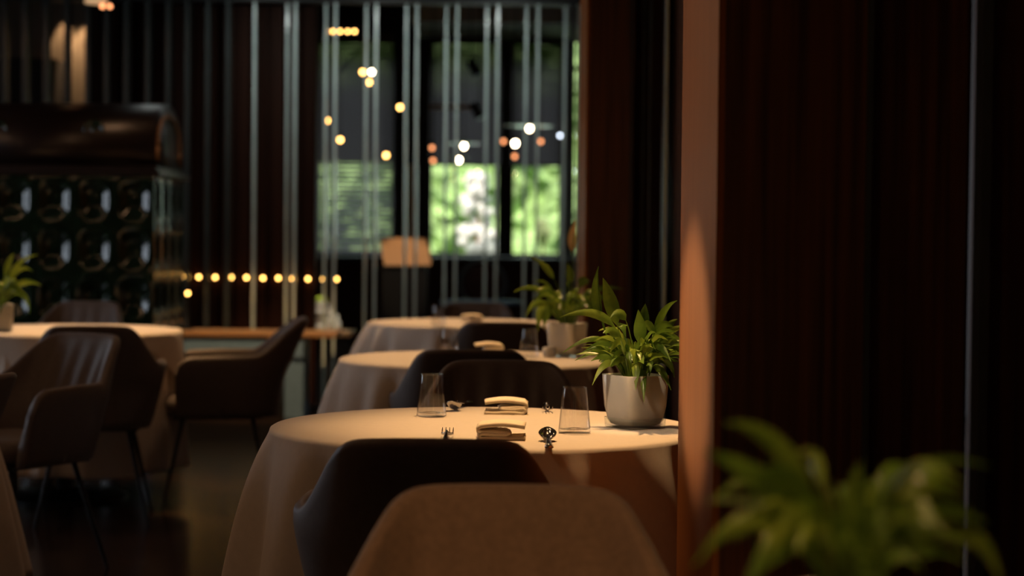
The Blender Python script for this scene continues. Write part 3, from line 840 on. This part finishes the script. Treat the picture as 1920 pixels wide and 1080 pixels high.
tl = empty('reflection_bulb', (p.x, 12.66, zb2), label='added glowing bulb on a thin stand, imitating a reflection below the light string', cat='candle')
bm = bmesh.new(); lathe(bm, [(0, 0), (.04, 0), (.04, .006), (.006, .012), (.006, p.z - zb2 - .02), (.018, p.z - zb2 - .016), (0, p.z - zb2 - .016)], 16); build('stand', bm, M_black, tl, True)
bm = bmesh.new(); sphere(bm, (0, 0, p.z - zb2), .012, 12); build('bulb', bm, M_led, tl, True)
# stack of bowls on a low shelf behind the screen
zs_ = pix(610, 622, 13.6).z
sh = empty('low_sideboard', (pix(612, 620, 13.75).x, 13.75, 0), label='low dark sideboard with a wooden top behind the glass strips', cat='sideboard')
build('top_board', B(-.22, .2, -.2, .2, zs_ - .03, zs_), M_oak, sh); build('cabinet_body', B(-.2, .18, -.18, .18, 0, zs_ - .03), M_frame, sh)
M_wc = mat('white_ceramic', (.85, .82, .72), .4)
spot('bowl_fill_spot', (pix(605, 600, 13.6).x + .1, 13.3, 2.6), (pix(605, 600, 13.6).x, 13.62, .55), 160, 12, .5, .02, (1, .86, .66))  # added lamp that brightens the bowl stack
z = zs_
for k, (h, r) in enumerate(((.055, .05), (.055, .048), (.06, .052), (.05, .05))):
    bm = bmesh.new(); lathe(bm, [(0, 0), (r * .7, 0), (r, h * .5), (r * .9, h - .004), (r * .85, h - .004), (r * .8, h * .6), (0, h * .4)], 20)
    o = build('ceramic_bowl', bm, M_wc, None, True); o.location = (pix(602, 600, 13.62).x, 13.62, z); z += h - .003
    tag(o, 'white ceramic bowl, %s of the stack behind the glass strips' % ('bottommost', 'second from the bottom', 'third from the bottom', 'topmost')[k], 'bowl', 'stacked ceramic bowls')
bm = bmesh.new(); lathe(bm, [(0, 0), (.045, 0), (.04, .03), (.02, .045), (0, .048)], 16)
o = build('lime_fruit', bm, mat('lime', (.42, .6, .04), .5), None, True); o.location = (pix(602, 600, 13.62).x, 13.62, z - .002); tag(o, 'yellow green fruit on top of the bowl stack', 'fruit')
for k, (px, hh) in enumerate(((621, .17), (632, .12))):
    bm = bmesh.new(); lathe(bm, [(0, 0), (.024, 0), (.027, .02), (.025, hh * .55), (.009, hh * .75), (.009, hh), (0, hh)], 16)
    o = build('glass_bottle', bm, M_wc, None, True); o.location = (pix(px, 610, 13.62).x, 13.62, zs_)
    tag(o, ('pale bottle right beside the bowl stack', 'shorter pale bottle at the right end of the sideboard')[k], 'bottle')

# ---------------------------------------------------------------- back room furniture
le = empty('host_lectern', (0, 15, 0), label='host lectern with an inclined light wood top behind the glass strips', cat='lectern')
a, b, c_, d = pix(710, 446, 15), pix(799, 446, 15), pix(810, 497, 15), pix(722, 497, 15)
bm = bmesh.new(); vs = []
for off in (0, .02):
    for v, dy in ((a, .12), (b, .12), (c_, -.10), (d, -.10)): vs.append(bm.verts.new((v.x, dy + off, v.z)))
for f in ((0, 1, 2, 3), (7, 6, 5, 4), (0, 4, 5, 1), (1, 5, 6, 2), (2, 6, 7, 3), (3, 7, 4, 0)): bm.faces.new([vs[i] for i in f])
build('sloped_top', bm, M_oak, le)
build('lectern_body', B(d.x - .02, c_.x - .04, -.08, .16, 0, c_.z - .01), M_frame, le)
p = pix(757, 475, 15); spot('lectern_spot', (p.x, 14.0, 2.9), (p.x, 14.95, p.z), 110, 14, .4, .02, (1, .7, .42))
# sideboard below the windows
sb = empty('long_sideboard', (0, 19.9, 0), label='long dark sideboard under the green back windows', cat='sideboard')
zz = Z(482, 19.8)
build('top_board', B(-2.6, 1.2, -.25, .4, zz - .04, zz), M_frame, sb); build('cabinet_body', B(-2.55, 1.15, -.22, .38, .0, zz - .04), M_wall, sb)
for k in range(5):
    x = -2.5 + k * .73; build('cabinet_door', B(x, x + .7, -.235, -.22, .08, zz - .06), M_slat, sb)
# round-backed chair
rc = empty('round_back_chair', (pix(905, 530, 16).x, 16, 0), rz=PI, label='chair with a round dark red back in the back room', cat='chair')
M_red = mat('dark_red_velvet', (.07, .022, .016), .8, noise=.2)
zc2 = pix(905, 532, 16).z
bm = bmesh.new(); lathe(bm, [(0, -.02), (.16, -.02), (.175, 0), (.16, .02), (0, .02)], 32)
for v in bm.verts: v.co = Vector((v.co.x, v.co.z - .2, v.co.y * 1.0 + zc2))
build('backrest_pad', bm, M_red, rc, True)
bm = bmesh.new()
for i in range(32):
    t0, t1 = 2 * PI * i / 32, 2 * PI * (i + 1) / 32
    tube(bm, (.19 * math.cos(t0), -.2, zc2 + .19 * math.sin(t0)), (.19 * math.cos(t1), -.2, zc2 + .19 * math.sin(t1)), .014, .014, 8)
build('back_frame', bm, mat('pale_blue_paint', (.14, .17, .19), .6), rc, True)
bm = bmesh.new(); box(bm, -.2, .2, -.2, .2, .42, .48); build('seat', bm, M_red, rc, mods=('bevel',))
bm = bmesh.new(); tube(bm, (0, -.2, zc2 - .19), (0, -.19, .45), .02); build('back_post', bm, M_black, rc)
for sx in (-1, 1):
    for sy in (-1, 1):
        bm = bmesh.new(); tube(bm, (sx * .17, sy * .17, .42), (sx * .19, sy * .19, 0), .015, .01); build('leg', bm, M_black, rc)
# small table in front of it with a bluish cloth, cool plate
bt = empty('round_table', (pix(905, 590, 15.0).x, 15.0, 0), label='small round table in the back room in front of the round-backed chair', cat='table')
bm = bmesh.new(); lathe(bm, [(0, .66), (.33, .66), (.335, .68), (0, .69)], 32); build('tabletop', bm, M_bench, bt, True)
bm = bmesh.new(); tube(bm, (0, 0, 0.02), (0, 0, .66), .03); build('pedestal', bm, M_black, bt)
bm = bmesh.new(); lathe(bm, [(0, 0), (.2, 0), (.2, .015), (0, .02)], 24); build('foot_plate', bm, M_black, bt)

# pendants of the back room
CE = 3.7
def pendant(px, py, D, r, m, label, group, shade=0, dx=0, sock=True):
    p = pix(px, py, D); t = empty('pendant_lamp', (p.x, D, p.z), label=label, cat='lamp', group=group)
    bm = bmesh.new(); tube(bm, (0, 0, r + .04), (0, 0, CE - p.z), .003, .003, 6); build('cord', bm, M_black, t)
    bm = bmesh.new(); tube(bm, (0, 0, r * .8), (0, 0, r + .045), .012, .012, 10); build('socket', bm, M_black, t)
    bm = bmesh.new(); sphere(bm, (0, 0, 0), r, 16, 1.15); build('bulb', bm, m, t, True)
    if shade:
        bm = bmesh.new(); lathe(bm, [(.015, r + .03), (shade, r + .005), (shade, r + .0), (.015, r + .02)], 32); o = build('glass_shade', bm, M_greenshade, t, True)
        o.location.x = dx
G1 = 'bright pendant bulbs before the green windows'; G2 = 'small warm pendant bulbs behind the glass strips'; G3 = 'dim orange pendant bulbs in the back room'
pendant(993, 241, 17, .021, M_bulb, 'brightest pendant bulb upper right, under a green shade', G1, .22)
pendant(966, 269, 16.4, .022, M_bulb, 'bright pendant bulb left of the uppermost bright one', G1)
pendant(870, 274, 17, .020, M_bulb, 'upper of the two bright bulbs above the middle window', G1, .15)
pendant(860, 300, 16.5, .021, M_bulb, 'lower of the two bright bulbs above the middle window', G1, .09)
for px, py, lb in ((613, 226, 'leftmost warm bulb hanging behind the glass strips'), (638, 262, 'warm bulb lower right of the leftmost one'),
                   (724, 291, 'lowest warm bulb, just above the left green window'), (750, 201, 'warm bulb at the upper right of the warm group'),
                   (680, 135, 'upper left bulb of the cluster of three'), (697, 135, 'upper right and brightest bulb of the cluster of three'), (692, 154, 'lowest bulb of the cluster of three')):
    pendant(px, py, 17 + (.25 if px == 692 else 0) , .018, M_bulbw if px != 697 else M_bulb, lb, G2)
for px, py, lb in ((810, 277, 'dim orange bulb left of the two bright middle ones'), (812, 301, 'dim orange bulb at the top left corner of the middle window'), (944, 265, 'dim orange bulb left of the bright pair'),
                   (1014, 265, 'dim orange bulb right of the bright pair'), (965, 293, 'dim orange bulb under the bright pair'), (1072, 227, 'orange bulb at the black post of the screen')):
    pendant(px, py, 17.6, .018, M_bulbd if px != 1072 else M_bulbw, lb, G3)
pendant(1050, 254, 17.6, .014, M_bulbb, 'cool white bulb just left of the screen post', 'cool white bulbs')
pendant(1074, 254, 17.6, .014, M_bulbb, 'cool white bulb just right of the screen post', 'cool white bulbs')
pendant(1074, 321, 17.9, .014, M_bulbb, 'cool white bulb lowest, beside the bright window sliver', 'cool white bulbs')
# track light with five lamps
tz = pix(640, 50, 16).z; tr = empty('track_light', (pix(640, 59, 16).x, 16, tz), label='ceiling rail with five small warm lamps at the top left of the back room', cat='lamp')
build('rail', B(-.17, .17, -.015, .015, 0, .02), M_black, tr)
for sx in (-.15, .15):
    bm = bmesh.new(); tube(bm, (sx, 0, .02), (sx, 0, CE - tz), .004, .004, 6); build('rod', bm, M_black, tr)
for px in (613, 625, 638, 652, 665):
    p = pix(px, 59, 16); x = p.x - tr.location.x; zz = p.z - tz; bm = bmesh.new(); tube(bm, (x, 0, 0), (x, 0, zz + .012), .014, .018, 10); o = build('lamp_head', bm, M_black, tr)
    bm = bmesh.new(); sphere(bm, (x, 0, zz), .012, 12); build('bulb', bm, M_bulbw, o, True)
# black track spotlights in front of the middle window blind
for k, (px, py) in enumerate(((889, 128), (894, 208))):
    p = pix(px, py, 18.6 - .5 * k); t = empty('track_spotlight', (p.x, 18.6 - .5 * k, p.z), label=('upper black spotlight hanging before the middle blind', 'lower black spotlight hanging before the middle blind')[k], cat='lamp', group='black spotlights')
    bm = bmesh.new(); tube(bm, (-.04, 0, .07), (.04, -.02, -.07), .045, .05, 16); build('lamp_head', bm, M_black, t)
    bm = bmesh.new(); xo = (-.03, .03)[k]; tube(bm, (xo, 0.0, 0.02), (xo, 0, Z(42, 18.9) - p.z if 0 else CE - p.z), .007, .007, 8); build('rod', bm, M_black, t)
# ceiling lamp at top left of the front room
p = pix(180, 2, 11.8); t = empty('ceiling_lamp', (p.x, 11.8, 2.8), label='small ceiling lamp with warm light at the top left of the photo', cat='lamp')
dz = p.z - 2.8
bm = bmesh.new(); tube(bm, (0, 0, 0), (0, 0, min(-.02, dz + .06)), .012); build('stem', bm, M_black, t)
bm = bmesh.new(); lathe(bm, [(0, min(-.02, dz + .06)), (.05, min(-.02, dz + .05)), (.07, dz - .01), (.06, dz - .015), (0, dz - .01)], 24); build('lamp_shade', bm, mat('lit_shade', (.7, .45, .25), .6, emit=(1, .6, .3), es=.5), t, True)
for px in (192, 206):
    q_ = pix(px, 12, 11.8); bm = bmesh.new(); sphere(bm, (q_.x - p.x, 0, q_.z - 2.8), .014, 12); o = build('bulb', bm, M_bulbd, t, True)
    bm = bmesh.new(); tube(bm, (q_.x - p.x, 0, q_.z - 2.8), (q_.x - p.x, 0, 0), .004, .004, 6); build('cord', bm, M_black, o)
